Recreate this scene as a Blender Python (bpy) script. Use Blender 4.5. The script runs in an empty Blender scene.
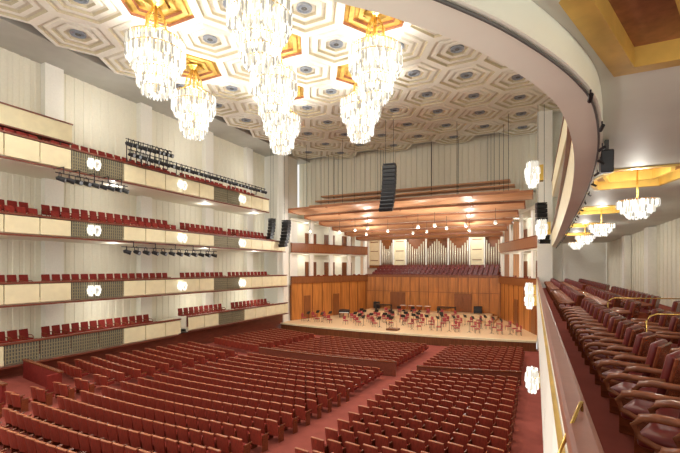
import bpy, bmesh, math, random
from mathutils import Vector, Matrix
random.seed(7)
C = bpy.context.scene.collection
PI = math.pi
FPX = 400.0
YAW = math.atan(195/400)
cs, sn = math.cos(YAW), math.sin(YAW)
CZ = 8.0
def proj(x, y, z):
    t = -sn*x + cs*y; r = cs*x + sn*y
    if t < 0.1: return (-999, -999, t)
    return (340 + FPX*r/t, 268 - FPX*(z-CZ)/t, t)

# ---------------------------------------------------------------- materials
def mat(name, col, rough=0.6, metal=0.0, var=0.12, scale=8.0, emis=None, estr=0.0, spec=0.4, bump=0.0, coat=0.0):
    m = bpy.data.materials.new(name); m.use_nodes = True
    nt = m.node_tree; b = nt.nodes['Principled BSDF']
    b.inputs['Roughness'].default_value = rough
    b.inputs['Metallic'].default_value = metal
    b.inputs['Specular IOR Level'].default_value = spec
    if coat: b.inputs['Coat Weight'].default_value = coat
    tc = nt.nodes.new('ShaderNodeTexCoord'); nz = nt.nodes.new('ShaderNodeTexNoise')
    nz.inputs['Scale'].default_value = scale; nz.inputs['Detail'].default_value = 3
    nt.links.new(tc.outputs['Object'], nz.inputs['Vector'])
    rp = nt.nodes.new('ShaderNodeValToRGB')
    lin = [((c/255)/12.92 if c/255 <= .04045 else ((c/255+.055)/1.055)**2.4) for c in col]
    rp.color_ramp.elements[0].position = .3; rp.color_ramp.elements[1].position = .7
    rp.color_ramp.elements[0].color = (*[c*(1-var) for c in lin], 1)
    rp.color_ramp.elements[1].color = (*[min(1, c*(1+var)) for c in lin], 1)
    nt.links.new(nz.outputs['Fac'], rp.inputs['Fac']); nt.links.new(rp.outputs['Color'], b.inputs['Base Color'])
    if bump:
        bp = nt.nodes.new('ShaderNodeBump'); bp.inputs['Strength'].default_value = bump
        nt.links.new(nz.outputs['Fac'], bp.inputs['Height']); nt.links.new(bp.outputs['Normal'], b.inputs['Normal'])
    if estr:
        e = emis or (1, 1, 1)
        b.inputs['Emission Color'].default_value = (*e, 1); b.inputs['Emission Strength'].default_value = estr
        try: m.cycles.emission_sampling = 'NONE'
        except Exception: pass
    return m
def woodmat(name, col, axis_scale=(6, 6, .6), rough=.35, var=.3, stripes=0):
    m = mat(name, col, rough, var=var, scale=3)
    nt = m.node_tree
    mp = nt.nodes.new('ShaderNodeMapping'); mp.inputs['Scale'].default_value = axis_scale
    tc = [n for n in nt.nodes if n.type == 'TEX_COORD'][0]; nz = [n for n in nt.nodes if n.type == 'TEX_NOISE'][0]
    nt.links.new(tc.outputs['Object'], mp.inputs['Vector']); nt.links.new(mp.outputs['Vector'], nz.inputs['Vector'])
    return m
IV = mat('ivory_plaster', (234, 230, 212), .6, var=.03)
IVW = mat('white_paint', (240, 238, 228), .6, var=.03)
PANEL = mat('cream_panel', (232, 221, 184), .5, var=.05, scale=2)
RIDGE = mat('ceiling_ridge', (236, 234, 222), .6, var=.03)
RECESS_SHADE = mat('ceiling_recess_shade', (216, 212, 196), .6, var=.04)  # shade inside the coffer grooves put into a duller tone
RISER_SHADE = mat('ceiling_riser_shade', (200, 190, 160), .6, var=.05)  # occlusion shade on the coffer steps painted as a darker warm tone
GREYC = mat('grey_ceiling', (182, 181, 172), .7, var=.05, scale=1)
SOFF = mat('soffit_grey', (212, 214, 202), .6, var=.04, scale=1)
LIPM = mat('soffit_lip', (238, 242, 228), .5, var=.03, scale=1)
GOLD = mat('gold_leaf', (222, 184, 96), .28, .85, var=.18, scale=3)
GOLDD = mat('gold_paint', (212, 176, 92), .4, .5, var=.15, scale=3)
BRONZE = mat('bronze_red', (140, 92, 66), .4, .3, var=.2)
BRASS = mat('brass', (210, 176, 100), .25, .9, var=.05)
CARPET = mat('red_carpet', (148, 78, 68), .95, var=.10, scale=1.5, spec=.1)
RED = mat('red_fabric', (128, 42, 35), .85, var=.15, scale=6, spec=.2)
REDW = woodmat('seat_back_wood', (142, 58, 44), (10, 10, 1), .4, .25)
TANW = woodmat('seat_edge_wood', (176, 108, 76), (10, 10, 1), .4, .15)
MAROON = mat('maroon_leather', (110, 34, 30), .38, var=.15, scale=5, spec=.45)
ARMW = woodmat('arm_wood', (124, 64, 40), (3, 3, 12), .25, .25)
ARMR = woodmat('armchair_wood', (138, 82, 56), (3, 3, 12), .2, .25)
WOOD = woodmat('stage_panel_wood', (184, 118, 58), (1.2, 1.2, .12), .3, .25)
WOODM = woodmat('stage_seam_wood', (134, 80, 42), (3, 3, .3), .35, .2)
WOODD = woodmat('stage_dark_wood', (116, 68, 38), (3, 3, .3), .4, .3)
CANW = woodmat('canopy_wood', (200, 150, 110), (.3, 2, 2), .4, .15)
CANT = woodmat('canopy_edge_wood', (148, 96, 64), (.3, 2, 2), .4, .2)
STFL = woodmat('stage_floor_wood', (226, 196, 154), (.5, 8, 8), .35, .10)
RAILW = woodmat('rail_wood', (120, 64, 48), (4, .5, 4), .35, .2)
CAPM = mat('rail_cap_leather', (134, 84, 68), .45, var=.08, scale=10)
BLACK = mat('black_metal', (22, 22, 26), .45, var=.2, spec=.5)
DGREY = mat('dark_grey', (88, 88, 86), .5, var=.1)
VENTB = mat('vent_blue_grey', (146, 154, 164), .5, var=.1)
GRILLE = mat('bronze_grille', (160, 150, 122), .4, .2, var=.3, scale=30)
PINK = mat('stage_chair_fabric', (160, 66, 68), .8, var=.1)
SILVER = mat('organ_pipe_metal', (214, 206, 186), .35, .4, var=.1)
CRY = mat('crystal_lit', (120, 116, 104), .1, emis=(1, .975, .91), estr=1.25, spec=.8)
CRY2 = mat('crystal_glow', (120, 112, 90), .1, emis=(1, .94, .8), estr=.72, spec=.8)
CRY3 = mat('crystal_clear', (120, 114, 100), .05, emis=(1, .94, .82), estr=.3, spec=1)
LAMP = mat('lamp_glow', (255, 245, 220), .4, emis=(1, .93, .8), estr=5)
CARCH = mat('copper_kettle', (170, 100, 60), .3, .8)
SKIN = mat('drum_head', (235, 230, 215), .5)

# ---------------------------------------------------------------- mesh builder
class MB:
    def __init__(s): s.v = []; s.f = []; s.m = []
    def add(s, vs, fs, mi=0):
        n = len(s.v); s.v += [tuple(v) for v in vs]; s.f += [tuple(n+i for i in f) for f in fs]; s.m += [mi]*len(fs); return s
    def box(s, c, d, rz=0, mi=0, M=None):
        x, y, z = d[0]/2, d[1]/2, d[2]/2
        vs = [Vector(p) for p in ((-x,-y,-z),(x,-y,-z),(x,y,-z),(-x,y,-z),(-x,-y,z),(x,-y,z),(x,y,z),(-x,y,z))]
        if M is None: M = Matrix.Rotation(rz, 4, 'Z')
        vs = [M @ v + Vector(c) for v in vs]
        return s.add(vs, [(0,3,2,1),(4,5,6,7),(0,1,5,4),(1,2,6,5),(2,3,7,6),(3,0,4,7)], mi)
    def rbox(s, c, d, bev=.03, mi=0, M=None, seg=2):
        bm = bmesh.new(); bmesh.ops.create_cube(bm, size=1)
        for v in bm.verts: v.co = Vector((v.co.x*d[0], v.co.y*d[1], v.co.z*d[2]))
        bmesh.ops.bevel(bm, geom=bm.edges[:], offset=bev, segments=seg, profile=.5, affect='EDGES')
        vs = [(M @ v.co if M is not None else v.co) + Vector(c) for v in bm.verts]
        bm.verts.index_update()
        fs = [tuple(v.index for v in f.verts) for f in bm.faces]
        bm.free(); return s.add(vs, fs, mi)
    def tube(s, pts, r, n=8, mi=0):
        pts = [Vector(p) for p in pts]; rings = []
        for i, p in enumerate(pts):
            a = pts[max(i-1, 0)]; b = pts[min(i+1, len(pts)-1)]
            d = (b-a).normalized(); up = Vector((0,0,1)) if abs(d.z) < .95 else Vector((1,0,0))
            u = d.cross(up).normalized(); w = d.cross(u)
            rr = r[i] if isinstance(r, (list, tuple)) else r
            rings.append([p + (u*math.cos(2*PI*k/n) + w*math.sin(2*PI*k/n))*rr for k in range(n)])
        vs = [v for R in rings for v in R]; fs = []
        for i in range(len(pts)-1):
            for k in range(n):
                fs.append((i*n+k, i*n+(k+1) % n, (i+1)*n+(k+1) % n, (i+1)*n+k))
        fs.append(tuple(range(n-1, -1, -1))); fs.append(tuple((len(pts)-1)*n+k for k in range(n)))
        return s.add(vs, fs, mi)
    def lathe(s, prof, c=(0,0,0), n=16, mi=0):
        vs = []; fs = []
        for (r, z) in prof:
            for k in range(n):
                a = 2*PI*k/n; vs.append((c[0]+r*math.cos(a), c[1]+r*math.sin(a), c[2]+z))
        for i in range(len(prof)-1):
            for k in range(n): fs.append((i*n+k, i*n+(k+1) % n, (i+1)*n+(k+1) % n, (i+1)*n+k))
        return s.add(vs, fs, mi)
    def seg(s, p0, p1, z0, z1, th, mi=0):
        d = Vector((p1[0]-p0[0], p1[1]-p0[1], 0)); L = d.length; a = math.atan2(d.y, d.x)
        return s.box(((p0[0]+p1[0])/2, (p0[1]+p1[1])/2, (z0+z1)/2), (L, th, z1-z0), a, mi)
    def crystals(s, r, z0, z1, n, w, cx=0, cy=0, ph=0, pr=(.6, .85)):
        for k in range(n):
            a = 2*PI*(k+ph)/n; x = cx+r*math.cos(a); y = cy+r*math.sin(a)
            h = (z1-z0); zz = z0 + random.uniform(-.06, .06)*h; zm = zz+h*.2; zu = zz+h*.85
            vs = [(x, y, zz)] + [(x+w/2*math.cos(a+q*PI/2), y+w/2*math.sin(a+q*PI/2), zm) for q in range(4)] + [(x+w*.4*math.cos(a+q*PI/2), y+w*.4*math.sin(a+q*PI/2), zu) for q in range(4)] + [(x, y, zz+h)]
            fs = [(0, 1+(q+1) % 4, 1+q) for q in range(4)] + [(1+q, 1+(q+1) % 4, 5+(q+1) % 4, 5+q) for q in range(4)] + [(9, 5+q, 5+(q+1) % 4) for q in range(4)]
            u = random.random()
            s.add(vs, fs, 0 if u < pr[0] else (1 if u < pr[1] else 2))
    def mesh(s, name, mats):
        me = bpy.data.meshes.new(name); me.from_pydata(s.v, [], s.f)
        if not isinstance(mats, (list, tuple)): mats = [mats]
        for m in mats: me.materials.append(m)
        me.polygons.foreach_set('material_index', s.m); me.update(); return me
    def build(s, name, mats, parent=None, loc=(0,0,0), rz=0, smooth=False):
        me = s.mesh(name, mats)
        if smooth: me.polygons.foreach_set('use_smooth', [True]*len(me.polygons))
        o = bpy.data.objects.new(name, me); C.objects.link(o); o.location = loc; o.rotation_euler = (0,0,rz)
        if parent: o.parent = parent
        return o
def tag(o, label, cat, group=None, kind=None):
    o['label'] = label; o['category'] = cat
    if group: o['group'] = group
    if kind: o['kind'] = kind
    return o
def struct(o): o['kind'] = 'structure'; return o
def thing(name, label, cat, loc=(0,0,0), rz=0, group=None):
    o = bpy.data.objects.new(name, None); C.objects.link(o); o.location = loc; o.rotation_euler = (0,0,rz)
    o.empty_display_size = .2
    return tag(o, label, cat, group)
def dup(src, loc, rz, label=None, group=None):
    r = src.copy(); C.objects.link(r); r.location = loc; r.rotation_euler = (0,0,rz)
    if label: r['label'] = label
    if group: r['group'] = group
    for ch in list(src.children):
        c = ch.copy(); C.objects.link(c); c.parent = r
        for g in list(ch.children):
            d = g.copy(); C.objects.link(d); d.parent = c
    return r
WHT = (1, .965, .91)
def point(loc, W, col=WHT, r=.25):
    l = bpy.data.lights.new('lamp_light', 'POINT'); l.energy = W; l.color = col; l.shadow_soft_size = r
    o = bpy.data.objects.new('lamp_light', l); C.objects.link(o); o.location = loc; return o
def spot(loc, tgt, W, ang=100, col=WHT, r=.3):
    l = bpy.data.lights.new('spot_light', 'SPOT'); l.energy = W; l.color = col; l.shadow_soft_size = r
    l.spot_size = math.radians(ang); l.spot_blend = .6
    o = bpy.data.objects.new('spot_light', l); C.objects.link(o); o.location = loc
    o.rotation_euler = (Vector(tgt)-Vector(loc)).to_track_quat('-Z', 'Y').to_euler(); return o

# ---------------------------------------------------------------- floor
AC = (-14.4, 75.0)
def rad(x, y): return math.hypot(x-AC[0], y-AC[1])
def zf(x, y): return max(0.0, (rad(x, y)-37.0)*.045)
mb = MB(); nx, ny = 40, 46
xs = [-33.2 + 39.4*i/nx for i in range(nx+1)]; ys = [-4 + 48.0*j/ny for j in range(ny+1)]
vs = [(x, y, zf(x, y)) for y in ys for x in xs]
mb.add(vs, [(j*(nx+1)+i, j*(nx+1)+i+1, (j+1)*(nx+1)+i+1, (j+1)*(nx+1)+i) for j in range(ny) for i in range(nx)])
struct(mb.build('floor', CARPET))

# ---------------------------------------------------------------- walls with ribs
def ribbed(name, x, y0, y1, z0, z1, sgn, pitch=.7, depth=.05, m=IV):
    mb = MB(); y = y0; prof = []
    while y < y1:
        prof += [(0, y), (0, y+pitch*.35), (depth, y+pitch*.42), (depth, y+pitch*.93)]
        y += pitch
    vs = [(x+sgn*d, yy, z) for z in (z0, z1) for d, yy in prof]; n = len(prof)
    mb.add(vs, [(i, i+1, n+i+1, n+i) for i in range(n-1)])
    mb.box((x-sgn*.12, (y0+y1)/2, (z0+z1)/2), (.2, y1-y0, z1-z0))
    return mb.build(name, m)
wl = struct(ribbed('wall_left', -33, -4, 44.3, 0, 23.6, 1))
wr = struct(ribbed('wall_right', 6, -3, 43.5, 0, 23.6, -1))
mb = MB()
for (y, w) in ((11.5, 1.2), (17.6, 1.3), (25.5, 1.2), (33.5, 1.2), (40.5, 1.2)):
    mb.box((-32.7, y, 11.8), (.6, w, 23.5))
mb.build('pilaster', IVW, wl)
mb = MB()
for y in (14.5, 21, 27.5, 34): mb.box((5.75, y, 8.2), (.4, .9, 4.1))
mb.build('pilaster', IVW, wr)
mb = MB(); mb.box((-29.6, 20, .9), (.3, 47, 2.0)); struct(mb.build('wall_main_floor_left', RAILW))
def ribx(name, y, x0, x1, z0, z1, pitch=.7, depth=.1, m=IV):
    mb = MB(); x = x0; prof = []
    while x < x1:
        prof += [(0, x), (0, x+pitch*.45), (depth, x+pitch*.5), (depth, x+pitch*.95)]; x += pitch
    n = len(prof)
    mb.add([(xx, y-d, z) for z in (z0, z1) for d, xx in prof], [(i, i+1, n+i+1, n+i) for i in range(n-1)])
    mb.box(((x0+x1)/2, y+.15, (z0+z1)/2), (x1-x0, .25, z1-z0))
    return struct(mb.build(name, m))
ribx('wall_above_stage', 50, -31, 2, 14.8, 23.6)
mb = MB()
mb.box((-31.6, 46.2, 11.8), (3.2, 3.4, 23.6)); mb.box((-29.9, 44.1, 11.8), (1.1, 1.1, 23.6))
mb.box((2.6, 46, 11.8), (3.4, 3.2, 23.6)); mb.box((.85, 43.6, 11.8), (1.3, 1.2, 23.6)); mb.box((4.3, 44.4, 11.8), (3.8, 1, 23.6))
for x in (-30.3, -29.5): mb.box((x, 43.5, 11.8), (.12, .1, 23.6))
struct(mb.build('wall_proscenium', IVW))

# ---------------------------------------------------------------- ceiling
mb = MB(); mb.box((-13.6, 21.5, 23.75), (39.4, 58, .2)); mb.box((-31.3, 20, 23.4), (4.3, 60, .5)); mb.box((5.6, 20, 23.4), (1.4, 60, .5))
struct(mb.build('ceiling', GREYC))
HX, HY, HA = -19.4, 15.9, 2.1
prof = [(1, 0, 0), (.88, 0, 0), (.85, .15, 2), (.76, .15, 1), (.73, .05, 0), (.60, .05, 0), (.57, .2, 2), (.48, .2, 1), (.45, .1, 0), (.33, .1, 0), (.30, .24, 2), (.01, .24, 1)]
chand = {(0,0), (-1,1), (0,3), (2,0), (2,3), (3,1), (1,1)}
coff = MB(); goldc = MB(); vents = []; ceilz = 23.0
def hexcell(mb, cx, cy, z, gold=False):
    Rr = HA/.8660254
    n = len(prof); vs = []
    for (f, dz, _) in prof:
        for k in range(6):
            a = k*PI/3; vs.append((cx+Rr*f*math.cos(a), cy+Rr*f*math.sin(a), z+dz))
    for i in range(n-1):
        for k in range(6):
            mi = prof[i+1][2]
            if gold and i == 0: mi = 3
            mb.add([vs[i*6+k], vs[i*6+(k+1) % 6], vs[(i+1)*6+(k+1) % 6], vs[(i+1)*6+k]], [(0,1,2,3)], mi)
for i in range(-2, 7):
    for j in range(-4, 8):
        x = HX+3.637*i; y = HY+4.2*j+(2.1 if i % 2 else 0)
        if y > 47.8 or x > 4.5: continue
        if (i, j) in chand: hexcell(goldc, x, y, ceilz, True)
        else:
            hexcell(coff, x, y, ceilz)
            p = proj(x, y, ceilz)
            if -30 < p[0] < 620 and -20 < p[1] < 300: vents.append((x, y))
o = coff.build('ceiling_coffers', [RIDGE, RECESS_SHADE, RISER_SHADE]); struct(o)
o = goldc.build('ceiling_gold_coffers', [GOLDD, GOLD, BRONZE, RIDGE]); struct(o)
vm = MB()
vm.lathe([(.02, .0), (.2, .0), (.22, .05), (.36, .05), (.38, -.02), (.46, -.02), (.48, .08)], n=12, mi=0)
vm.lathe([(.02, -.01), (.18, -.01)], n=12, mi=1)
vme = vm.mesh('ceiling_vent', [VENTB, DGREY])
for (x, y) in vents:
    o = bpy.data.objects.new('ceiling_vent', vme); C.objects.link(o); o.location = (x, y, ceilz+.16)
    tag(o, 'round blue grey vent at the centre of a hexagonal ceiling coffer', 'vent', 'round vents in the ceiling coffers')

# ---------------------------------------------------------------- chandeliers
def make_chandelier(label):
    t = thing('crystal_chandelier', label, 'chandelier', (0,0,0), 0, 'great crystal chandeliers')
    m = MB(); m.lathe([(.05, 0), (.7, 0), (.7, -.12), (.4, -.2), (.12, -.3)], n=6)
    m.build('ceiling_plate', GOLD, t)
    m = MB()
    for k in range(6):
        a = k*PI/3+.26; m.tube([(.12*math.cos(a), .12*math.sin(a), -.2), (.5*math.cos(a), .5*math.sin(a), -.9), (.6*math.cos(a), .6*math.sin(a), -1.6), (1.4*math.cos(a), 1.4*math.sin(a), -2.2)], .05, 6)
    m.tube([(0,0,-.1), (0,0,-5.1)], .06, 8)
    for r, z in ((.55, -1.0), (.66, -1.6), (1.5, -2.2), (1.5, -2.8), (1.32, -3.38), (1.0, -3.95), (.94, -4.45), (.7, -4.9)):
        n = 24
        m.tube([(r*math.cos(2*PI*k/n), r*math.sin(2*PI*k/n), z) for k in range(n+1)], .025, 5)
        for k in range(6):
            a = k*PI/3; m.tube([(0, 0, z), (r*math.cos(a), r*math.sin(a), z)], .02, 4)
    m.build('gold_frame', GOLD, t)
    for (r, z, h, n) in ((1.54, -2.2, .62, 50), (1.54, -2.78, .62, 50), (1.36, -3.3, .5, 44), (1.02, -3.85, .56, 34), (.98, -4.38, .5, 32), (.74, -4.8, .5, 24)):
        m = MB()
        m.crystals(r, z-h, z, n, .12); m.crystals(r-.2, z-h*1.1, z-.03, max(8, n-6), .13, ph=.5, pr=(.45, .85)); m.crystals(r-.4, z-h*1.1, z-.03, max(6, n-14), .15, ph=.2, pr=(.35, .8))
        m.build('crystal_tier', [CRY, CRY2, CRY3], t)
    return t
cl = {(0,0): 'large crystal chandelier highest at the left over the balconies', (-1,1): 'crystal chandelier below and right of the leftmost one, nearest the left wall',
      (2,0): 'largest crystal chandelier touching the top edge of the view', (1,1): 'crystal chandelier hanging just under the topmost one and above a smaller one', (0,3): 'lowest hanging of the three crystal chandeliers stacked in the middle',
      (3,1): 'crystal chandelier nearest the curved balcony edge on the right', (2,3): 'crystal chandelier low beside and beyond the rightmost hall chandelier'}
ch0 = None
for (i, j), lb in cl.items():
    loc = (HX+3.637*i, HY+4.2*j+(2.1 if i % 2 else 0), ceilz+.1)
    if ch0 is None: ch0 = make_chandelier(lb); ch0.location = loc
    else: dup(ch0, loc, random.random(), lb)
    point((loc[0], loc[1], loc[2]-1.9), 480, r=.2); point((loc[0], loc[1], loc[2]-3.3), 1150, r=.3)

# ---------------------------------------------------------------- sconces
def make_sconce(label):
    t = thing('crystal_sconce', label, 'wall lamp', (0,0,0), 0, 'crystal sconces on the balcony fronts')
    m = MB(); m.box((-.06, 0, 0), (.12, .3, .5)); m.tube([(0,-.22,.05), (.15,-.22,.1)], .02, 5); m.tube([(0,.22,.05), (.15,.22,.1)], .02, 5); m.box((0, 0, .05), (.04, .5, .05))
    m.build('bracket', GOLD, t)
    for s in (-1, 1):
        m = MB()
        for (r, z) in ((.15, .36), (.2, .16), (.17, -.04), (.1, -.18)):
            m.crystals(r, z-.24, z, 13, .08, .2, s*.25, pr=(.75, .9))
        m.build('crystal_cluster', [CRY, CRY2, CRY3], t)
    return t
sc0 = None
def sconce(loc, rz, label, W=32, sc=1):
    global sc0
    if sc0 is None: sc0 = make_sconce(label); sc0.location = loc; sc0.rotation_euler = (0,0,rz)
    else:
        d = dup(sc0, loc, rz, label); d.scale = (sc, sc, sc)
    point((loc[0]+math.cos(rz)*.2, loc[1]+math.sin(rz)*.2, loc[2]+.05), W, r=.06)

# ---------------------------------------------------------------- left balconies
chair_m = MB()
chair_m.rbox((0, 0, .44), (.54, .5, .13), .03, 0, seg=1)
chair_m.rbox((0, -.25, .78), (.58, .09, .64), .03, 0, M=Matrix.Rotation(math.radians(8), 4, 'X'), seg=1)
for s in (-1, 1):
    chair_m.tube([(s*.28, -.22, .68), (s*.28, .12, .68), (s*.28, .25, .6), (s*.28, .25, .02)], .03, 5, 1)
    chair_m.tube([(s*.28, -.25, .7), (s*.28, -.27, .0)], .025, 5, 1)
chair_me = chair_m.mesh('balcony_chair', [RED, ARMW])
choir_me = chair_m.mesh('choir_chair', [MAROON, WOODD])
TIERS = [(1, 1.9, 3.4, 'lowest', 5.0, 26.2, -28.8), (1, 2.15, 3.6, 'lowest', 26.7, 43.0, -28.4), (2, 5.6, 7.1, 'second', 5.0, 43.4, -28.8), (3, 9.98, 11.36, 'third', 5.0, 43.0, -28.8), (4, 14.6, 16.25, 'top', 5.0, 39.5, -28.8)]
for n, zb, zt, nm, y0, yend, XF in TIERS:
    seg2 = n == 1 and y0 > 20
    lab = f'cream fronted left balcony, {nm} of the four stacked tiers' if n > 1 else ('lowest left box front, far part stepping out toward the stage' if seg2 else 'lowest left balcony front with long bronze grille, near part')
    t = thing('balcony', lab, 'balcony', (XF, y0, zb))
    L = yend-y0
    m = MB(); m.box((-2.25, L/2, .14), (4.0, L, .24)); m.box((-2.9, L/2, .55), (2.6, L, .6)) if n < 3 else m.box((-2.9, L/2, .7), (2.6, L, .9))
    if seg2: m.box((-1.0, .06, .7), (1.4, .12, 1.4))
    if n >= 3:
        m.box((-1.1, L/2, (zt-.52-zb)/2+.1), (1.0, L, zt-.52-zb-.1)); m.box((-2.9, L/2, (zt-.02-zb)/2+.1), (2.6, L, zt-.02-zb-.1))
    struct(m.build('floor_balcony_left', IV, None, (XF, y0, zb)))
    m = MB(); m.box((.05, L/2, .06), (.12, L, .1)); m.build('lower_trim', RAILW, t)
    m = MB(); m.box((-.02, L/2, zt-zb-.02), (.22, L, .12)); m.box((-.18, L/2, zt-zb-.5), (.06, L, .95)); m.build('hand_rail', RAILW, t)
    y = 0; pan = []
    while y < L-.2:
        w = min(1.95, L-y); pan.append((y, w)); y += w
    for (y, w) in pan:
        yc = y0+y+w/2; hz = (zt-zb)*.52; hh = zt-zb-.3
        g = (16.0 < yc < 20.0) or (31.0 < yc < 35.0) or (n == 1 and 12 < yc < 20)
        m = MB()
        if g:
            m.box((-.03, y+w/2, hz), (.04, w-.06, hh), mi=0)
            k = y+.08
            while k < y+w-.06: m.box((.02, k, hz), (.05, .06, hh), mi=1); k += .16
            for q in range(5): m.box((.02, y+w/2, .25+q*.22), (.05, w-.06, .05), mi=1)
            m.build('grille_panel', [DGREY, GRILLE], t)
        else:
            m.rbox((0, y+w/2, hz), (.12, w-.05, hh), .03, 0, seg=1)
            m.build('front_panel', PANEL, t)
    fa, fb = (zb+.26, zb+.85) if n < 3 else (zt-.5, zt+.0)
    if n >= 3: fa, fb = zb+(zt-.52-zb)/2+.1+(zt-.52-zb-.1)/2, zb+(zt-.02-zb)/2+.1+(zt-.02-zb-.1)/2
    for row, (dx, fz) in enumerate(((-1.1, fa), (-2.25, fb))):
        y = max(7.6, y0+.7)
        while y < yend-1:
            if not any(abs(y-g) < .45 for g in (15.6, 27.6, 34.6)):
                o = bpy.data.objects.new('balcony_chair', chair_me); C.objects.link(o)
                o.location = (XF+dx, y, fz); o.rotation_euler = (0,0,math.radians(-84+random.uniform(-3, 3)))
                tag(o, f'red balcony chair with wooden arms in the {"front" if row == 0 else "back"} row of the {nm} left balcony', 'chair', f'chairs in the {nm} left balcony')
            y += .68
    for y, wh in ((18.1, 'farthest from the stage'), (26.1, 'at the middle of the front'), (34.3, 'nearest the stage')):
        if n == 1: continue
        sconce((XF+.12, y, (zb+zt)/2+.05), 0, f'crystal sconce on the {nm} left balcony, {wh}')
    if not seg2:
        for y in (10.5, 21, 31, 39):
            point((-30.6, y, zb-.4 if n > 1 else zb+3.1), 60, r=.12)
    if n == 4:
        for y in (10, 20, 30, 39): point((-30.3, y, 20.0), 110, r=.12)
t = thing('upper_box', 'small cream stepped box front above the top left balcony', 'balcony', (-31, 5, 17.2))
m = MB(); m.box((0, 6.5, .75), (.15, 13, 1.3)); m.build('front_panel', PANEL, t)
m = MB(); m.box((0, 6.5, 1.45), (.25, 13.1, .1)); m.box((0, 6.5, .05), (.25, 13.1, .1)); m.box((-.9, 6.5, .1), (1.8, 13, .2)); m.build('hand_rail', RAILW, t)

# ---------------------------------------------------------------- stage spotlights on pipes
def make_spotlight(label, group):
    t = thing('stage_spotlight', label, 'spotlight', (0,0,0), 0, group)
    m = MB(); m.tube([(-.22, 0, -.35), (-.1, 0, -.33), (.3, 0, -.45)], [.1, .15, .17], 10); m.build('lamp_body', BLACK, t, smooth=False)
    m = MB(); m.box((0, -.19, -.2), (.05, .02, .34)); m.box((0, .19, -.2), (.05, .02, .34)); m.box((0, 0, -.03), (.05, .4, .03)); m.box((0, 0, .02), (.06, .06, .1)); m.build('yoke', BLACK, t)
    m = MB(); m.tube([(.301, 0, -.45), (.31, 0, -.452)], .13, 10); m.build('lens', VENTB, t)
    return t
sp0 = None
def spotlight(loc, rz, label, group):
    global sp0
    if sp0 is None: sp0 = make_spotlight(label, group); sp0.location = loc; sp0.rotation_euler = (0,0,rz)
    else: dup(sp0, loc, rz, label, group)
def pipe(p0, p1, nn, label, lab, grp, brk=None):
    t = thing('lighting_pipe', label, 'lighting pipe', p0)
    d = Vector(p1)-Vector(p0)
    m = MB(); m.tube([(0,0,0), tuple(d)], .035, 6); m.build('pipe', BLACK, t)
    for k in range(5):
        m = MB(); q = d*(k+.5)/5
        m.box((q.x + brk[0]/2, q.y, q.z + brk[1]), (abs(brk[0])+.04, .05, .05))
        m.box((q.x + brk[0], q.y, q.z + brk[1]/2), (.05, .05, abs(brk[1])+.04)) if brk[1] < 0 else None
        m.box((q.x, q.y, q.z + brk[1]/2), (.05, .05, abs(brk[1])+.04))
        m.build('bracket', BLACK, t)
    for k in range(nn):
        q = Vector(p0)+d*((k+.5)/nn)
        spotlight(tuple(q), math.radians(40+random.uniform(-35, 25)), lab, grp)
pipe((-28.1, 20.3, 17.9), (-28.1, 24.6, 18.0), 10, 'black upper pipe of stage lights over the top left balcony', 'black stage spotlight on the short upper pipe over the top left balcony', 'spotlights on the short upper pipe', (-.5, -1.6))
pipe((-28.0, 20.4, 17.1), (-28.0, 37.8, 17.1), 32, 'long black pipe of stage lights along the top left balcony rail', 'black stage spotlight on the long pipe along the top left balcony', 'spotlights along the top balcony rail', (-.7, -.85))
pipe((-27.9, 15.2, 14.2), (-27.9, 20.3, 14.2), 9, 'black pipe of stage lights slung under the top left balcony', 'black stage spotlight slung under the top left balcony', 'spotlights under the top balcony', (-1.1, .44))
pipe((-27.9, 19.8, 9.6), (-27.9, 29.8, 9.6), 12, 'black pipe of stage lights slung under the third left balcony', 'black stage spotlight slung under the third left balcony', 'spotlights under the third balcony', (-1.1, .42))

# ---------------------------------------------------------------- main floor seats
def seat_parts():
    P = []
    m = MB(); K = 5; vs = []; e = MB(); ve = []
    for i in range(K+1):
        u = -.27+.54*i/K; c = .05*(1-(u/.27)**2); top = .9-.03*(u/.27)**2
        for (yy, z) in ((-.24-c, .28), (-.34-c, top), (-.29-c, top), (-.2-c, .28)): vs.append((u, yy, z))
        for (yy, z) in ((-.355-c, top-.005), (-.355-c, top+.018), (-.27-c, top+.018), (-.27-c, top-.005)): ve.append((u, yy, z))
    for i in range(K):
        for q in range(4):
            m.add([vs[i*4+q], vs[i*4+(q+1) % 4], vs[(i+1)*4+(q+1) % 4], vs[(i+1)*4+q]], [(0,1,2,3)])
            e.add([ve[i*4+q], ve[i*4+(q+1) % 4], ve[(i+1)*4+(q+1) % 4], ve[(i+1)*4+q]], [(0,1,2,3)])
    m.add(vs[:4], [(0,1,2,3)]); m.add(vs[-4:], [(3,2,1,0)]); e.add(ve[:4], [(0,1,2,3)]); e.add(ve[-4:], [(3,2,1,0)])
    P.append(('backrest', m, REDW)); P.append(('top_edge', e, TANW))
    m = MB(); m.rbox((0, -.25, .62), (.49, .1, .5), .035, 0, M=Matrix.Rotation(math.radians(8), 4, 'X'), seg=1); P.append(('back_cushion', m, RED))
    m = MB(); m.rbox((0, .0, .43), (.49, .48, .13), .03, 0, seg=1); P.append(('seat_cushion', m, RED))
    for s in (-1, 1):
        m = MB(); m.rbox((s*.268, .0, .62), (.035, .42, .05), .01, 0, seg=1); m.box((s*.268, -.05, .3), (.03, .3, .6)); P.append(('armrest', m, ARMW))
    return P
SP = seat_parts()
seats = []
def inframe(x, y, z):
    px, py, t = proj(x, y, z); return -15 < px < 556 and py < 470, t
R = 38.0
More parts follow.
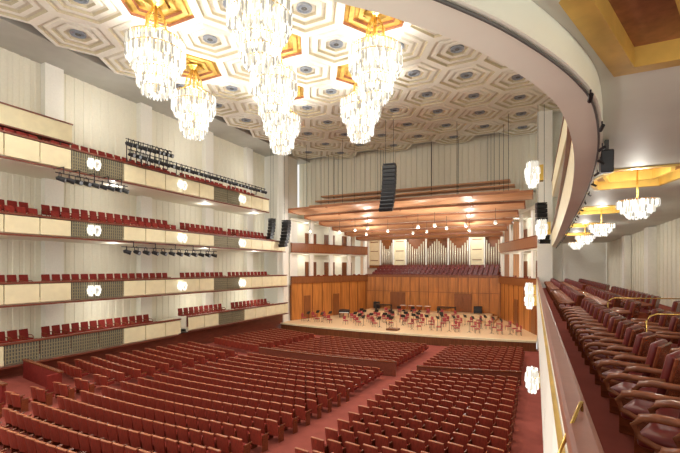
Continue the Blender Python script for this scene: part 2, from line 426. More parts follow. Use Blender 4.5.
while R < 69.9:
    if not (47.4 < R < 49.6):
        z = (R-37)*.045
        for blk, (a, b) in (('centre', (-5.5, 5.4)), ('right', (7.3, 13.6)), ('left', (-13.3, -7.0))):
            n = int((b-a)/.575)
            for k in range(n):
                dx = a+(k+.5)*(b-a)/n
                th = math.asin(dx/R); x = AC[0]+dx; y = AC[1]-R*math.cos(th)
                if x < -22.8 and 9.7 < y < 15.0: continue
                seats.append((x, y, z, math.atan2(-dx, R*math.cos(th)), blk))
    R += 1.04
vis = []
for s in seats:
    ok, t = inframe(s[0], s[1], s[2]+.8)
    if ok: vis.append((t, s))
vis.sort(key=lambda q: q[0])
near = [s for t, s in vis[:300]]; far = [s for t, s in vis[300:]]
LBL = {k: f'red auditorium chair with wooden back among the nearest rows of the {k} block' for k in ('centre', 'right', 'left')}
st0 = None
for (x, y, z, a, blk) in near:
    if st0 is None:
        st0 = thing('auditorium_chair', LBL[blk], 'chair', (x, y, z), a*1.0, f'main floor chairs, {blk} block')
        for nme, m, mm in SP: m.build(nme, mm, st0)
    else: dup(st0, (x, y, z), a, LBL[blk], f'main floor chairs, {blk} block')
m = MB()
for (x, y, z, a, blk) in far:
    Mx = Matrix.Translation((x, y, z)) @ Matrix.Rotation(a, 4, 'Z')
    for nme, pm, mm in SP:
        mi = {REDW.name: 0, RED.name: 1, ARMW.name: 2, TANW.name: 3}[mm.name]
        if nme in ('back_cushion', 'seat_cushion'):
            d = (.49, .1, .5) if nme == 'back_cushion' else (.49, .48, .13); c = (0, -.25, .62) if nme == 'back_cushion' else (0, 0, .43)
            q = MB(); q.box(c, d, M=Matrix.Rotation(math.radians(8), 4, 'X') if nme == 'back_cushion' else None)
        elif nme == 'armrest':
            s = 1 if pm.v[0][0] > 0 else -1; q = MB(); q.box((s*.268, 0, .6), (.035, .42, .07))
        else: q = pm
        m.add([Mx @ Vector(v) for v in q.v], q.f, mi)
tag(m.build('auditorium_chair_rows', [REDW, RED, ARMW, TANW]), 'distant rows of red main floor chairs stretching toward the stage', 'chairs', kind='stuff')

def arcwall(Rw, a, b, h, label):
    m = MB(); c = MB(); n = 10
    for k in range(n):
        p = []
        for q in (k, k+1):
            dx = a+(b-a)*q/n; th = math.asin(dx/Rw); p.append((AC[0]+dx, AC[1]-Rw*math.cos(th)))
        z = (Rw-37)*.045
        m.seg(p[0], p[1], z-.1, z+h, .14); c.seg(p[0], p[1], z+h, z+h+.07, .22)
    t = thing('low_partition', label, 'partition')
    m.build('panel', RAILW, t); c.build('cap', ARMW, t)
arcwall(48.9, -5.8, 5.8, .95, 'low dark red wooden partition across the middle of the centre seats')
arcwall(48.9, 7.2, 13.6, .8, 'low wooden partition crossing the right block of seats')
t = thing('low_partition', 'low red partition under the lowest balcony at the left edge', 'partition')
m = MB(); m.seg((-28.6, 13.8), (-23.4, 13.0), .9, 2.25, .16); m.seg((-28.6, 11.0), (-23.4, 10.4), .9, 2.25, .16); m.seg((-23.4, 13.0), (-23.4, 12.3), .9, 2.25, .16); m.build('panel', RED, t)
m = MB(); m.seg((-28.6, 13.8), (-23.3, 13.0), 2.25, 2.33, .24); m.seg((-28.6, 11.0), (-23.3, 10.4), 2.25, 2.33, .24); m.build('cap', ARMW, t)
# ---------------------------------------------------------------- stage
def lipy(x): return 43.0-1.6*(1-((x+14.4)/16.2)**2)
m = MB(); N = 28; fr = []
for i in range(N+1):
    x = -29.2+29.3*i/N; fr.append((x, lipy(x)))
back = [(-4.2, 60), (-24.6, 60)]
poly = fr + [(.2, 44.6), (.9, 44.6)] + back + [(-29.3, 45.2)]
np_ = len(poly)
m.add([(x, y, 1.0) for x, y in poly]+[(x, y, .7) for x, y in poly], [tuple(range(np_)), tuple(range(2*np_-1, np_-1, -1))]+[(i, np_+i, np_+(i+1) % np_, (i+1) % np_) for i in range(np_)]); struct(m.build('floor_stage', STFL))
m = MB(); c = MB()
for i in range(N):
    m.seg(fr[i], fr[i+1], 0, .84, .12); c.seg(fr[i], fr[i+1], .84, 1.03, .3)
tt = thing('stage_apron', 'curved dark wood stage front with pale edge strip', 'stage front')
m.build('apron_panel', WOODD, tt); c.build('edge_strip', PANEL, tt)
tt = thing('stage_riser', 'low wooden riser platforms at the back of the stage', 'platform')
m = MB(); m.box((-14.4, 56.6, 1.16), (19.5, 6.2, .3)); m.build('lower_platform', STFL, tt)
m = MB(); m.box((-14.4, 58, 1.46), (18.2, 3.4, .3)); m.build('upper_platform', STFL, tt)
def stz(x, y):
    if y > 56.4 and abs(x+14.4) < 8.9: return 1.61
    if y > 53.6 and abs(x+14.4) < 9.5: return 1.31
    return 1.0

def sidewall(p0, p1, sgn, name):
    p0 = Vector((*p0, 0)); p1 = Vector((*p1, 0)); d = (p1-p0).normalized(); nrm = Vector((d.y, -d.x, 0))*sgn
    def seg(mb, z0, z1, th, off=0, a=0, b=1, mi=0):
        q0 = p0+(p1-p0)*a+nrm*off; q1 = p0+(p1-p0)*b+nrm*off; mb.seg((q0.x, q0.y), (q1.x, q1.y), z0, z1, th, mi)
    m = MB(); seg(m, 0.6, 5.9, .2); w = m.build(name, WOOD); struct(w)
    m = MB()
    for k in range(9): seg(m, 1.0, 5.9, .26, -.02, k/8.2, k/8.2+.007)
    for k in (1, 4): seg(m, 1.0, 4.2, .26, -.03, k/8.2+.02, k/8.2+.10)
    m.build('wall_panelling', WOODM, w)
    m = MB(); seg(m, 5.9, 6.8, .24, -.15); seg(m, 10.2, 11.3, .24, -.15); m.build('box_parapet', WOODM, w)
    m = MB(); seg(m, 6.8, 6.9, .34, -.15); seg(m, 11.3, 11.4, .34, -.15); seg(m, 10.1, 10.2, .3, -.15); m.build('parapet_cap', ARMW, w)
    m = MB(); seg(m, 5.7, 16, .2, 2.6); m.build('box_back_wall', IV, w)
    m = MB(); seg(m, 5.7, 5.9, 2.6, 1.3); seg(m, 9.9, 10.1, 2.6, 1.3); seg(m, 14.4, 14.7, 2.6, 1.3); m.build('box_floor', IV, w)
    m = MB()
    for k in range(5): seg(m, 5.9, 14.6, .3, .25, k/4-.02 if k else 0, k/4+.02)
    m.build('pillar', IVW, w)
    m = MB()
    for k in range(4):
        for z0, z1 in ((5.9, 8.9), (10.1, 13.1)): seg(m, z0, z1, .1, 2.45, k/4+.05, k/4+.19)
    m.build('box_door', WOODD, w)
    for k in (0, 2):
        for zz in (9.3, 13.8):
            q = p0+(p1-p0)*((k+1)/4)+nrm*1.3; point((q.x, q.y, zz), 50, r=.1)
    for lev, z in ((0, 5.9), (1, 10.1)):
        for k in range(3, 14):
            if abs((k+.5)/14*4-round((k+.5)/14*4)) < .12: continue
            q = p0+(p1-p0)*((k+.5)/14)+nrm*.85
            o = bpy.data.objects.new('box_chair', chair_me); C.objects.link(o); o.location = (q.x, q.y, z)
            o.rotation_euler = (0,0, math.atan2(-nrm.y, -nrm.x)-PI/2)
            sd = "left" if sgn < 0 else "right"
            tag(o, f'red chair in the {"lower" if lev == 0 else "upper"} {sd} side box of the stage', 'chair', f'chairs in the {"lower" if lev == 0 else "upper"} {sd} stage box')
sidewall((-29.4, 45.2), (-24.5, 60), -1, 'wall_stage_left')
sidewall((0.9, 44.6), (-4.3, 60), 1, 'wall_stage_right')
m = MB(); m.box((-14.4, 60.1, 3.9), (20.3, .3, 6.0)); wb = struct(m.build('wall_stage_back', WOOD))
m = MB()
for k in range(15): m.box((-24.4+k*1.43, 59.92, 3.9), (.06, .08, 6.0))
m.box((-14.4, 59.9, 6.75), (20.3, .12, .3)); m.box((-14.4, 59.9, 4.4), (20.3, .06, .05)); m.build('wall_panelling', WOODM, wb)
m = MB(); m.box((-14.4, 60.1, 6.98), (20.4, .5, .12)); m.build('parapet_cap', ARMW, wb)
for i, x in enumerate((-19.2, -9.4)):
    m = MB(); m.box((x, 59.86, 2.9), (2.4, .12, 2.7)); m.box((x, 59.78, 2.9), (.05, .03, 2.7)); struct(m.build(f'door_{i+1}', WOODM))
tt = thing('choir_terrace', 'stepped choir terrace behind the stage below the organ', 'terrace')
m = MB()
for k in range(4): m.box((-14.4, 60.95+k*1.1, 3.1+.2*k), (19.9+k*.3, 1.1, 6.2+.4*k))
m.build('step', CARPET, tt)
for k in range(4):
    n = 27
    for q in range(n):
        x = -23.7+q*18.6/(n-1)
        o = bpy.data.objects.new('choir_chair', choir_me); C.objects.link(o); o.location = (x, 61.0+k*1.1, 6.2+.4*k); o.rotation_euler = (0,0,PI)
        tag(o, f'dark red choir chair in the {["front","second","third","back"][k]} row below the organ pipes', 'chair', f'choir chairs below the organ, {["front","second","third","back"][k]} row')
m = MB(); m.box((-14.4, 66.8, 9), (32, .3, 17)); struct(m.build('wall_organ_back', IV))
m = MB(); m.box((-14.4, 58.5, 16.6), (34, 17, .2)); struct(m.build('ceiling_stage', IV))
m = MB(); m.seg((-24.8, 60.3), (-28.2, 66.5), 5.9, 16, .2); struct(m.build('wall_terrace_left', WOOD))
m = MB(); m.seg((-4.0, 60.3), (-.6, 66.5), 5.9, 16, .2); struct(m.build('wall_terrace_right', WOOD))
t = thing('pipe_organ', 'wide pipe organ with metal pipes between cream panels', 'organ', (-14.4, 65.6, 7.9))
m = MB(); m.box((0, .3, .35), (23.6, .7, .5)); m.box((0, .3, 5.8), (23.6, .7, .5)); m.box((0, .6, 3), (23.6, .1, 5.5)); m.build('case', WOODM, t)
bays = [(-11.8, -9.9, 0), (-9.6, -7.5, 1), (-7.2, -5.3, 0), (-5.0, -2.0, 1), (-1.6, 1.6, 1), (2.0, 5.0, 1), (5.3, 7.2, 0), (7.5, 9.6, 1), (9.9, 11.8, 0)]
for a, b, k in bays:
    m = MB(); m.box((a-.15, -.05, 3), (.22, .3, 5.6)); m.build('case_post', IVW, t)
    if k == 0:
        m = MB(); m.box(((a+b)/2, 0, 3), (b-a, .1, 4.9))
        m.build('cream_panel', PANEL, t)
        m = MB()
        for q in range(3): m.box(((a+b)/2, -.08, 1.4+q*1.6), (b-a-.5, .06, .1))
        m.build('panel_moulding', WOODM, t)
    else:
        n = int((b-a)/.34)
        for q in range(n):
            u = (q+.5)/n; h = 2.5+1.6*abs(2*u-1) if b-a < 3.1 else 2.6+1.6*(1-abs(2*u-1))
            x = a+(b-a)*u
            m = MB(); m.lathe([(.02, 0), (.11, .6), (.11, h), (.0, h)], (x, 0, .6), 8); m.build('organ_pipe', SILVER, t, smooth=True)
m = MB(); m.box((11.95, -.05, 3), (.22, .3, 5.6)); m.build('case_post', IVW, t)

# canopy
def cables(t, xs, z0, z1):
    for x in xs:
        m = MB(); m.tube([(x, 0, z0), (x, 0, z1)], .02, 4); m.build('cable', BLACK, t)
for k in range(6):
    yc = 41.8+2.9*k; z = 14.8-.5*k; w = 26.9-1.25*k
    lab = ['foremost and widest', 'second from the front', 'third from the front', 'fourth from the front', 'fifth from the front', 'rearmost and narrowest'][k]
    t = thing('acoustic_canopy', f'curved brown wooden acoustic canopy over the stage, {lab} panel', 'acoustic panel', (-13.6-.1*k, yc, z), 0, 'wooden acoustic canopy panels')
    m = MB(); n = 20
    prf = [(-1.3, .3), (-.5, .06), (.5, -.02), (1.3, -.02)]
    e1 = MB(); e2 = MB()
    for i in range(n):
        for q in range(3):
            vs = []
            for (ii, qq) in ((i, q), (i+1, q), (i+1, q+1), (i, q+1)):
                x = -w/2+w*ii/n; bow = .6*(x/(w/2))**2
                vs.append((x, prf[qq][0]+bow, prf[qq][1]))
            m.add(vs, [(0,3,2,1)]); m.add([(a, b, c+.1) for a, b, c in vs], [(0,1,2,3)])
        xa = -w/2+w*i/n; xb = -w/2+w*(i+1)/n
        ya = .6*(xa/(w/2))**2; yb = .6*(xb/(w/2))**2
        e1.seg((xa, ya-1.34), (xb, yb-1.34), .22, .44, .1); e2.seg((xa, ya+1.32), (xb, yb+1.32), -.05, .12, .06)
    m.build('panel', CANW, t); e1.build('front_edge_band', CANT, t); e2.build('rear_edge_band', CANT, t)
    for s in (-1, 1):
        e = MB(); e.box((s*(w/2-.06), .5, .15), (.12, 2.5, .4)); e.build('end_rib', CANT, t)
    for x in (-w*.3, 0, w*.3):
        e = MB(); e.box((x, .05, .3), (.12, 2.4, .3)); e.build('rib', CANT, t)
    if k < 3: cables(t, (-w*.42, -w*.24, w*.24, w*.42), .1, 22.9-z)
for k, (z, w) in enumerate(((16.2, 25.5), (16.9, 24.5), (17.6, 23.5))):
    t = thing('reflector_beam', f'long brown wooden reflector beam above the canopy, {["lowest", "middle", "highest"][k]} one', 'beam', (-14.2, 46.6+.7*k, z))
    m = MB(); m.rbox((0, 0, 0), (w, 1.5, .2), .05, 0); m.build('beam', CANW, t)
    cables(t, (-w*.4, -w*.13, w*.13, w*.4), .1, 22.9-z)
dl = None
pos = [(-24.5, 42), (-22, 45), (-19, 43), (-16, 46), (-11.5, 43), (-9, 46), (-6.5, 43.5), (-3.5, 42.2), (-20, 49), (-12, 49), (-7, 49.5), (-17, 42), (-9.5, 42.2), (-14, 50)]
for i, (x, y) in enumerate(pos):
    if dl is None:
        dl = thing('stage_downlight', 'small round downlight hanging under the wooden stage canopy', 'light', (x, y, 12.4), 0, 'downlights under the stage canopy')
        m = MB(); m.tube([(0,0,.1), (0,0,1.5)], .02, 5); m.build('stem', BLACK, dl)
        m = MB(); m.lathe([(.02, .3), (.14, .28), (.18, 0), (.16, 0)], n=10); m.build('shade', IVW, dl)
        m = MB(); m.lathe([(.15, .02), (.1, -.06), (.0, -.08)], n=10); m.build('bulb', LAMP, dl)
    else: dup(dl, (x, y, 12.4), 0)
    if i % 2 == 0: point((x, y, 12.1), 500, r=.12)
for x in (-20, -9): point((x, 62.5, 14.0), 750, r=.3)

cm = MB(); cm.rbox((0, 0, .46), (.5, .5, .09), .02, 0, seg=1); cm.rbox((0, -.24, .8), (.48, .06, .42), .02, 0, seg=1)
for s in (-1, 1):
    cm.tube([(s*.2, .2, 0), (s*.2, .2, .44)], .02, 5, 1); cm.tube([(s*.2, -.26, 0), (s*.2, -.22, .9)], .02, 5, 1)
ocm = cm.mesh('orchestra_chair', [PINK, BLACK])
sm = MB(); sm.tube([(0,0,.05), (0,0,1.05)], .025, 5)
for k in range(3): sm.tube([(0,0,.2), (.25*math.cos(k*2.09), .25*math.sin(k*2.09), 0.015)], .015, 4)
sm.box((0, .0, 1.15), (.55, .03, .38), M=Matrix.Rotation(math.radians(-25), 4, 'X')); stm = sm.mesh('music_stand', [BLACK])
cond = Vector((-14.4, 43.3))
for ri, rr in enumerate((2.8, 4.6, 6.4, 8.3, 10.2, 12.0)):
    n = int(PI*rr*.9/1.65)
    for k in range(n):
        a = math.radians(6)+math.radians(168)*(k+.5)/n
        x = cond.x+rr*1.1*math.cos(a)+random.uniform(-.15, .15); y = cond.y+rr*math.sin(a)+random.uniform(-.15, .15)
        if y > 56.0 or 53.1 < y < 54.0 or random.random() < .08: continue
        if x < -22.6 and y > 50: continue
        if abs(abs(x+14.4)-9.6) < .6 and y > 53: continue
        face = math.atan2(cond.y-y, cond.x-x)-PI/2
        o = bpy.data.objects.new('orchestra_chair', ocm); C.objects.link(o); o.location = (x, y, stz(x, y)); o.rotation_euler = (0,0,face+random.uniform(-.3, .3))
        tag(o, 'small red padded orchestra chair standing on the stage', 'chair', 'orchestra chairs on the stage')
        sx, sy = x-.8*math.cos(a), y-.8*math.sin(a)
        if k % 4 != 1 and not 53.0 < sy < 53.9:
            o = bpy.data.objects.new('music_stand', stm); C.objects.link(o); o.location = (sx, sy, stz(sx, sy)); o.rotation_euler = (0,0,face)
            tag(o, 'black music stand in front of an orchestra chair', 'music stand', 'music stands on the stage')
t = thing('conductor_podium', 'low podium with rail at the front centre of the stage', 'podium', (-14.4, 43.2, 1.0))
m = MB(); m.rbox((0,0,.1), (1.3, 1.1, .2), .02); m.build('platform', WOODD, t)
m = MB(); m.tube([(-.6, -.5, .2), (-.6, -.5, 1.1), (.6, -.5, 1.1), (.6, -.5, .2)], .025, 6); m.build('rail', BRASS, t)
tp = None
for k, x in enumerate((-17.6, -16.4, -15.2, -14.0)):
    if tp is None:
        tp = thing('timpani', 'copper kettle drum standing on the rear riser', 'drum', (x, 57.6, 1.61), 0, 'kettle drums at the back of the stage')
        m = MB(); m.lathe([(.1, .2), (.35, .35), (.48, .8), (.5, .85)], n=14); m.build('kettle', CARCH, tp, smooth=True)
        m = MB(); m.lathe([(.5, .85), (.0, .87)], n=14); m.build('drum_head', SKIN, tp)
        m = MB(); m.lathe([(.1, .2), (.4, 0)], n=3); m.build('stand', BLACK, tp)
    else: dup(tp, (x, 57.6, 1.61), 0)
mr = None
for x, lb in ((-20.6, 'long dark marimba at the left of the rear riser'), (-11.2, 'long dark marimba right of the kettle drums')):
    if mr is None:
        mr = thing('marimba', lb, 'instrument', (x, 57.4, 1.61))
        m = MB()
        for q in range(24): m.box((-1.1+q*.095, 0, .92), (.07, .7-.015*q, .03))
        m.build('bars', WOODD, mr)
        m = MB()
        for q in range(24): m.tube([(-1.1+q*.095, 0, .88), (-1.1+q*.095, 0, .3+.02*q)], .03, 5)
        m.build('resonators', BLACK, mr)
        m = MB()
        for sx in (-1.25, 1.2): m.box((sx, 0, .46), (.06, .6, .9))
        m.box((0, .3, .86), (2.5, .04, .06)); m.box((0, -.3, .86), (2.5, .04, .06)); m.build('frame', BLACK, mr)
    else: dup(mr, (x, 57.4, 1.61), 0, lb)
for i, (x, y, w, h) in enumerate(((-22.4, 59.1, .9, 1.0), (-7.2, 58.9, 1.1, .9))):
    z0 = stz(x, y)
    lb = ['black instrument case against the stage back wall at the left', 'black instrument case against the stage back wall at the right'][i]
    t = thing('instrument_case', lb, 'case', (x, y, z0))
    m = MB(); m.rbox((0, 0, h/2+.1), (w, .6, h), .04, seg=1); m.build('trunk', BLACK, t)
    m = MB(); m.box((0, 0, .05+h*.55), (w+.02, .62, .03)); m.build('metal_band', DGREY, t)
    for sx in (-1, 1):
        for sy in (-1, 1): m = MB(); m.tube([(sx*w*.4-.03, sy*.22, .05), (sx*w*.4+.03, sy*.22, .05)], .05, 8); m.build('caster', DGREY, t)
t = thing('grand_piano', 'black grand piano at the left side of the stage', 'piano', (-24.6, 52.0, 1.0), math.radians(20))
m = MB(); out = [(-.75, -1.2), (.75, -1.2), (.75, 0), (.6, .5), (.1, .8), (-.1, 1.3), (-.5, 1.4), (-.75, 1.1)]; n = len(out)
m.add([(x, y, .7) for x, y in out]+[(x, y, 1.0) for x, y in out], [tuple(range(n-1, -1, -1)), tuple(range(n, 2*n))]+[(i, (i+1) % n, n+(i+1) % n, n+i) for i in range(n)]); m.build('case', BLACK, t)
m = MB(); m.box((0, -1.3, .72), (1.3, .25, .08)); m.build('keyboard', IVW, t)
for lx, ly in ((-.6, -1), (.6, -1), (-.3, 1.1)): m = MB(); m.tube([(lx, ly, 0), (lx, ly, .7)], [.05, .08], 8); m.build('leg', BLACK, t)

# ---------------------------------------------------------------- line array speakers
def line_array(loc, n, w, label, rz=0, hang=0):
    t = thing('line_array_speaker', label, 'loudspeaker', loc, rz)
    for k in range(n):
        a = math.radians(-2-1.6*k); z = -.4*k; y = -.012*k*k
        m = MB(); m.rbox((0, y, z-.2), (w, .6, .37), .03, M=Matrix.Rotation(-a, 4, 'X'), seg=1); m.build('speaker_cabinet', BLACK, t)
    m = MB(); m.box((0, 0, .08), (w*.9, .7, .1)); m.build('rigging_frame', BLACK, t)
    for s in (-1, 1): m = MB(); m.tube([(s*w*.3, 0, .1), (s*w*.3, 0, hang)], .02, 4); m.build('cable', BLACK, t)
line_array((-13.1, 38.2, 18.3), 12, 1.35, 'long black line array speaker hung over the stage front centre', .1, 4.6)
line_array((-27.8, 41.8, 13.8), 8, 1.1, 'black line array speaker hung beside the left stage pillar', -.2, 9.1)
line_array((-29.4, 41.0, 14.0), 6, .8, 'narrow black line array speaker left of the left stage pillar', -.3, 8.9)
line_array((.5, 40.8, 13.8), 9, .9, 'black line array speaker hung beside the right stage pillar', .3, 9.1)

# ---------------------------------------------------------------- our right tier (second level)
m = MB(); m.box((3.15, 20, 5.95), (5.6, 46, .3)); struct(m.build('floor_balcony_right', CARPET))
t = thing('balcony', 'near right balcony parapet with white front and padded wooden rail', 'balcony')
m = MB(); y = -2.0
while y < 43:
    m.add([(.1, y+.02, 5.6), (.1, y+1.98, 5.6), (.15, y+1.98, 7.02), (.15, y+.02, 7.02)], [(0,1,2,3)])
    y += 2.0
m.box((.22, 20.5, 6.35), (.14, 46, 1.45)); m.build('front_panel', IVW, t)
m = MB(); m.rbox((.225, 20.5, 7.09), (.15, 46, .1), .03); m.build('rail_cap', CAPM, t)
m = MB(); m.box((.13, 20.5, 7.01), (.03, 46, .02)); m.build('gold_trim', GOLDD, t)
t = thing('balcony', 'lowest right balcony front seen edge on below the near rail', 'balcony')
m = MB(); m.box((.35, 24, 2.65), (.14, 37, 1.4)); m.build('front_panel', PANEL, t)
m = MB(); m.box((.35, 24, 3.4), (.24, 37, .1)); m.build('hand_rail', RAILW, t)
m = MB(); m.box((3.2, 24, 2.05), (5.5, 37, .25)); m.build('floor_slab', IV, t)
t = thing('balcony', 'top right balcony front seen edge on near the stage', 'balcony')
m = MB(); m.box((1.5, 30, 15.4), (.14, 25, 1.5)); m.build('front_panel', PANEL, t)
m = MB(); m.box((1.5, 30, 16.2), (.24, 25, .1)); m.build('hand_rail', RAILW, t)
m = MB(); m.box((3.7, 30, 14.75), (4.3, 25, .25)); m.build('floor_slab', IV, t)
for loc, lb, sc in (((.15, 20.0, 3.0), 'crystal sconce lowest at the right, beside the right seat block', 1.3), ((-.05, 22, 6.4), 'crystal sconce on the near right balcony front', 1.0), ((-.1, 31, 6.5), 'crystal sconce on the near right balcony front farther toward the stage', 1.3),
                ((.8, 33.0, 10.9), 'crystal sconce beside the right stage pillar at mid height', 1.8), ((.3, 35, 15.4), 'large crystal sconce highest on the right beside the stage pillar', 2.4)):
    sconce(loc, PI, lb, 40, sc)

# tier 3 right: curved lip, soffit
Pc = [(-2.5, -2.5), (-2.5, -.6), (-2.2, 1.0), (-1.56, 2.35), (-.99, 3.05), (-.46, 3.85), (.05, 4.95), (.36, 6.1), (.64, 8.4), (.85, 12), (1.0, 17), (1.15, 24), (1.3, 32), (1.4, 42.8)]
def catmull(P, k=6):
    out = []
    for i in range(len(P)-1):
        p0 = P[max(i-1, 0)]; p1 = P[i]; p2 = P[i+1]; p3 = P[min(i+2, len(P)-1)]
        for q in range(k):
            t = q/k
            out.append(tuple(.5*((2*p1[a])+(-p0[a]+p2[a])*t+(2*p0[a]-5*p1[a]+4*p2[a]-p3[a])*t*t+(-p0[a]+3*p1[a]-3*p2[a]+p3[a])*t**3) for a in (0, 1)))
    return out+[P[-1]]
path = catmull(Pc)
def offs(path, d):
    o = []
    for i, p in enumerate(path):
        a = path[max(i-1, 0)]; b = path[min(i+1, len(path)-1)]
        v = Vector((b[0]-a[0], b[1]-a[1])).normalized(); o.append((p[0]+v.y*d, p[1]-v.x*d))
    return o
inn = offs(path, .40); zl = 9.98; zs = 10.3
t = thing('balcony', 'curved underside of the upper right balcony sweeping overhead', 'balcony')
def strip(a, za, b, zb_, mt, nm, smooth=True):
    m = MB(); n = len(a)
    m.add([(p[0], p[1], za) for p in a]+[(p[0], p[1], zb_) for p in b], [(i, i+1, n+i+1, n+i) for i in range(n-1)])
    return m.build(nm, mt, t, smooth=smooth)
strip(path, zl, inn, zl, LIPM, 'underside_lip')
strip(path, zl, path, 11.36, PANEL, 'front_panel')
strip(inn, zl, inn, zs+.02, LIPM, 'inner_edge')
m = MB(); n = len(path)
for i in range(n-1): m.seg(path[i], path[i+1], 11.3, 11.42, .22)
m.build('hand_rail', RAILW, t)
m = MB(); tp_ = offs(path, .35); m.tube([(p[0], p[1], zl-.02) for p in tp_], .015, 6); m.build('edge_track', DGREY, t)
HXP = [(1,0), (.72,1), (-.72,1), (-1,0), (-.72,-1), (.72,-1)]
RC = [(2.55, 3.9, 2.3, 1.75), (2.35, 12.5, 1.05, 1.3), (2.35, 18.7, 1.0, 1.2), (2.4, 24.9, .9, 1.1), (2.5, 31.1, .9, 1.1)]
bm = bmesh.new()
outer = [v for v in inn if v[1] > -2.4] + [(6.0, 42.8), (6.0, -2.4)]
def loop(pts):
    vs = [bm.verts.new((p[0], p[1], zs)) for p in pts]
    return [bm.edges.new((vs[i], vs[(i+1) % len(vs)])) for i in range(len(vs))]
ed = loop(outer)
def hexo(c, f): return [(c[0]+c[2]*f*h[0], c[1]+c[3]*f*h[1]) for h in HXP]
for c in RC: ed += loop(hexo(c, 1))
bmesh.ops.triangle_fill(bm, edges=ed, use_beauty=True)
me = bpy.data.meshes.new('soffit'); bm.to_mesh(me); bm.free(); me.materials.append(SOFF)
o = bpy.data.objects.new('soffit', me); C.objects.link(o); o.parent = t
for c in RC:
    m = MB()
    ring = [(1.03, -.03, 0), (.93, -.03, 0), (.93, .2, 0), (.72, .2, 1), (.72, .1, 0), (.64, .1, 0), (.64, .36, 0), (.01, .36, 1)]
    for i in range(len(ring)-1):
        a = hexo(c, ring[i][0]); b = hexo(c, ring[i+1][0])
        for k in range(6):
            m.add([(*a[k], zs+ring[i][1]), (*a[(k+1) % 6], zs+ring[i][1]), (*b[(k+1) % 6], zs+ring[i+1][1]), (*b[k], zs+ring[i+1][1])], [(0,1,2,3)], ring[i+1][2])
    m.build('gold_recess', [GOLDD, BRONZE], t)
sch = None
for i, c in enumerate(RC):
    lb = ['small crystal ceiling light overhead nearest the camera', 'small crystal ceiling light under the right soffit, largest of the row in view', 'second small crystal ceiling light in the row under the right soffit', 'third small crystal ceiling light in the row under the right soffit', 'farthest small crystal ceiling light under the right soffit'][i]
    if sch is None:
        sch = thing('crystal_ceiling_light', lb, 'ceiling light', (c[0], c[1], zs+.36), 0, 'small crystal lights under the right soffit')
        m = MB(); m.tube([(0,0,0), (0,0,-1.2)], .02, 6)
        m.tube([(.44*math.cos(2*PI*k/16), .44*math.sin(2*PI*k/16), -.95) for k in range(17)], .015, 5); m.tube([(-.44,0,-.95), (.44,0,-.95)], .012, 4); m.tube([(0,-.44,-.95), (0,.44,-.95)], .012, 4); m.build('gold_frame', GOLD, sch)
        for r, z, nn in ((.44, -.93, 46), (.35, -1.06, 38), (.23, -1.18, 24)):
            m = MB(); m.crystals(r, z-.2, z, nn, .045); m.crystals(r*.8, z-.24, z-.02, nn-6, .045); m.crystals(r*.6, z-.24, z-.02, nn-14, .045); m.build('crystal_tier', [CRY, CRY2, CRY3], sch)
    else: dup(sch, (c[0], c[1], zs+.36), .2*i, lb)
    point((c[0], c[1], zs-.4), 130 if i else 70, (1, .97, .88), r=.08)
ts = None
L = [p for p in offs(path, .4) if p[1] > 5]
last = L[0]; k = 0
for p in L:
    if math.hypot(p[0]-last[0], p[1]-last[1]) > .9 or k == 0:
        last = p; k += 1
        if ts is None:
            ts = thing('track_spotlight', 'small black track spotlight under the curved balcony edge', 'spotlight', (p[0], p[1], zl-.02), 0, 'track spotlights under the balcony edge')
            m = MB(); m.tube([(0,0,0), (0,0,-.06)], .01, 5); m.build('stem', BLACK, ts)
            m = MB(); m.tube([(0, -.05, -.07), (0, .07, -.1)], .025, 8); m.build('lamp_body', BLACK, ts)
        else: dup(ts, (p[0], p[1], zl-.02), random.uniform(-1, 1))
t = thing('box_speaker', 'black box loudspeaker mounted under the curved balcony edge', 'loudspeaker', (1.16, 8.6, 9.92))
m = MB(); m.rbox((0, 0, .0), (.2, .24, .4), .02, M=Matrix.Rotation(.1, 4, 'X')); m.build('cabinet', BLACK, t)
m = MB(); m.box((0, .0, .28), (.06, .1, .2)); m.build('bracket', DGREY, t)

# ---------------------------------------------------------------- armchairs of the near tier
def make_arm(label, group):
    t = thing('armchair', label, 'chair', (0,0,0), 0, group)
    Rb = Matrix.Rotation(math.radians(12), 4, 'X')
    m = MB(); m.rbox((0, .02, .42), (.46, .5, .13), .045, 0, seg=3); m.build('seat_cushion', MAROON, t, smooth=True)
    m = MB(); m.rbox((0, -.28, .7), (.49, .09, .56), .04, 0, M=Rb, seg=3); m.build('back_cushion', MAROON, t, smooth=True)
    m = MB(); m.rbox((0, -.33, .66), (.52, .035, .58), .012, 0, M=Rb, seg=1); m.build('back_shell', ARMW, t)
    for s in (-1, 1):
        m = MB()
        m.tube([(s*.275, -.3, .68), (s*.275, -.1, .66), (s*.275, .12, .655), (s*.275, .22, .63), (s*.275, .27, .56), (s*.275, .24, .47), (s*.275, .12, .42), (s*.275, -.1, .4)], [.03, .036, .038, .036, .032, .028, .026, .024], 8)
        m.build('armrest', ARMR, t, smooth=True)
        m = MB(); m.rbox((s*.275, -.04, .2), (.035, .34, .4), .01, seg=1); m.build('side_frame', ARMW, t)
    m = MB(); m.box((0, -.05, .26), (.5, .1, .2)); m.build('underframe', BLACK, t)
    return t
ar = None
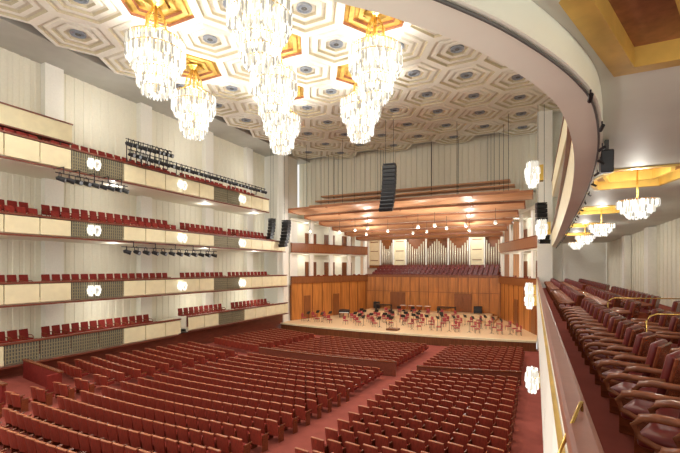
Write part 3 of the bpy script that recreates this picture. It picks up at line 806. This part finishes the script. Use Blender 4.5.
for r, (x, fz, pitch) in enumerate(((1.12, 6.1, .72), (2.2, 6.1, .72), (3.3, 6.1, .72))):
    y = (3.6, 5.0, 6.5)[r]
    wd = ["one", "two", "three"][r]
    lb = f'maroon armchair with curved wooden arms in the {["row beside the near rail", "second row from the near rail", "row nearest the right wall"][r]}'
    while y < 41.5:
        if not (14.6 < y < 15.9 or 25 < y < 26.2 or (r and (7.9 < y < 9.0 or 11.9 < y < 13.0))):
            if ar is None: ar = make_arm(lb, 'near balcony chairs, row one'); ar.location = (x, y, fz); ar.rotation_euler = (0,0,math.radians(64))
            else: dup(ar, (x, y, fz), math.radians(64+random.uniform(-2, 2)), lb, f'near balcony chairs, row {wd}')
        y += pitch
def brass(pts, label, r=.015):
    t = thing('brass_handrail', label, 'handrail', pts[0]); p0 = Vector(pts[0])
    m = MB(); m.tube([tuple(Vector(p)-p0) for p in pts], r, 8); m.build('rail', BRASS, t, smooth=True)
brass([(1.7, 8.4, 6.1), (1.7, 8.4, 7.1), (1.75, 8.4, 7.18), (1.85, 8.42, 7.22), (3.5, 8.5, 7.25), (3.6, 8.5, 7.2), (3.6, 8.5, 6.1)], 'brass handrail between the near balcony seats at the right edge')
brass([(1.7, 12.4, 6.1), (1.7, 12.4, 7.1), (1.75, 12.4, 7.18), (1.85, 12.42, 7.22), (3.5, 12.5, 7.25), (3.6, 12.5, 7.2), (3.6, 12.5, 6.1)], 'brass handrail farther along the near balcony seats')
brass([(.08, 2.2, 7.0), (.13, 2.4, 7.07), (.24, 2.74, 7.2), (.25, 2.78, 7.2), (.255, 2.8, 7.12)], 'short slanted brass bar on the near balcony rail', .011)

# ---------------------------------------------------------------- lights
for x, y in ((-24, 12), (-12, 10), (-5, 20), (-24, 34), (-15, 33), (-5, 35), (-15, 21)):
    spot((x, y, 22.8), (x, y+.01, 0), 2200, 140, r=.15)
point((-1.2, -1.4, 7.4), 130, (1, 1, .92), r=.4); point((-3.4, 1.2, 5.0), 430, (1, 1, .9), r=.4); point((4.5, 2.5, 8.8), 110, (1, 1, .92), r=.3)  # added fill lights outside the view, no fixtures, to whiten lip, soffit and seats
point((-14, 0, 14), 1600, r=1.5); point((-22, 2, 8), 700, r=1.0)  # bare fill lights added out of view at the back of the hall
w = bpy.data.worlds.new('World'); bpy.context.scene.world = w; w.use_nodes = True
w.node_tree.nodes['Background'].inputs[0].default_value = (1, .985, .95, 1); w.node_tree.nodes['Background'].inputs[1].default_value = 1.0
cam = bpy.data.cameras.new('camera'); co = bpy.data.objects.new('camera', cam); C.objects.link(co)
co.location = (0, 0, CZ); co.rotation_euler = (PI/2, 0, YAW); cam.sensor_width = 36; cam.lens = FPX/680*36; cam.shift_y = 41.5/680; cam.clip_start = .05
bpy.context.scene.camera = co
bpy.context.scene.view_settings.view_transform = 'Standard'
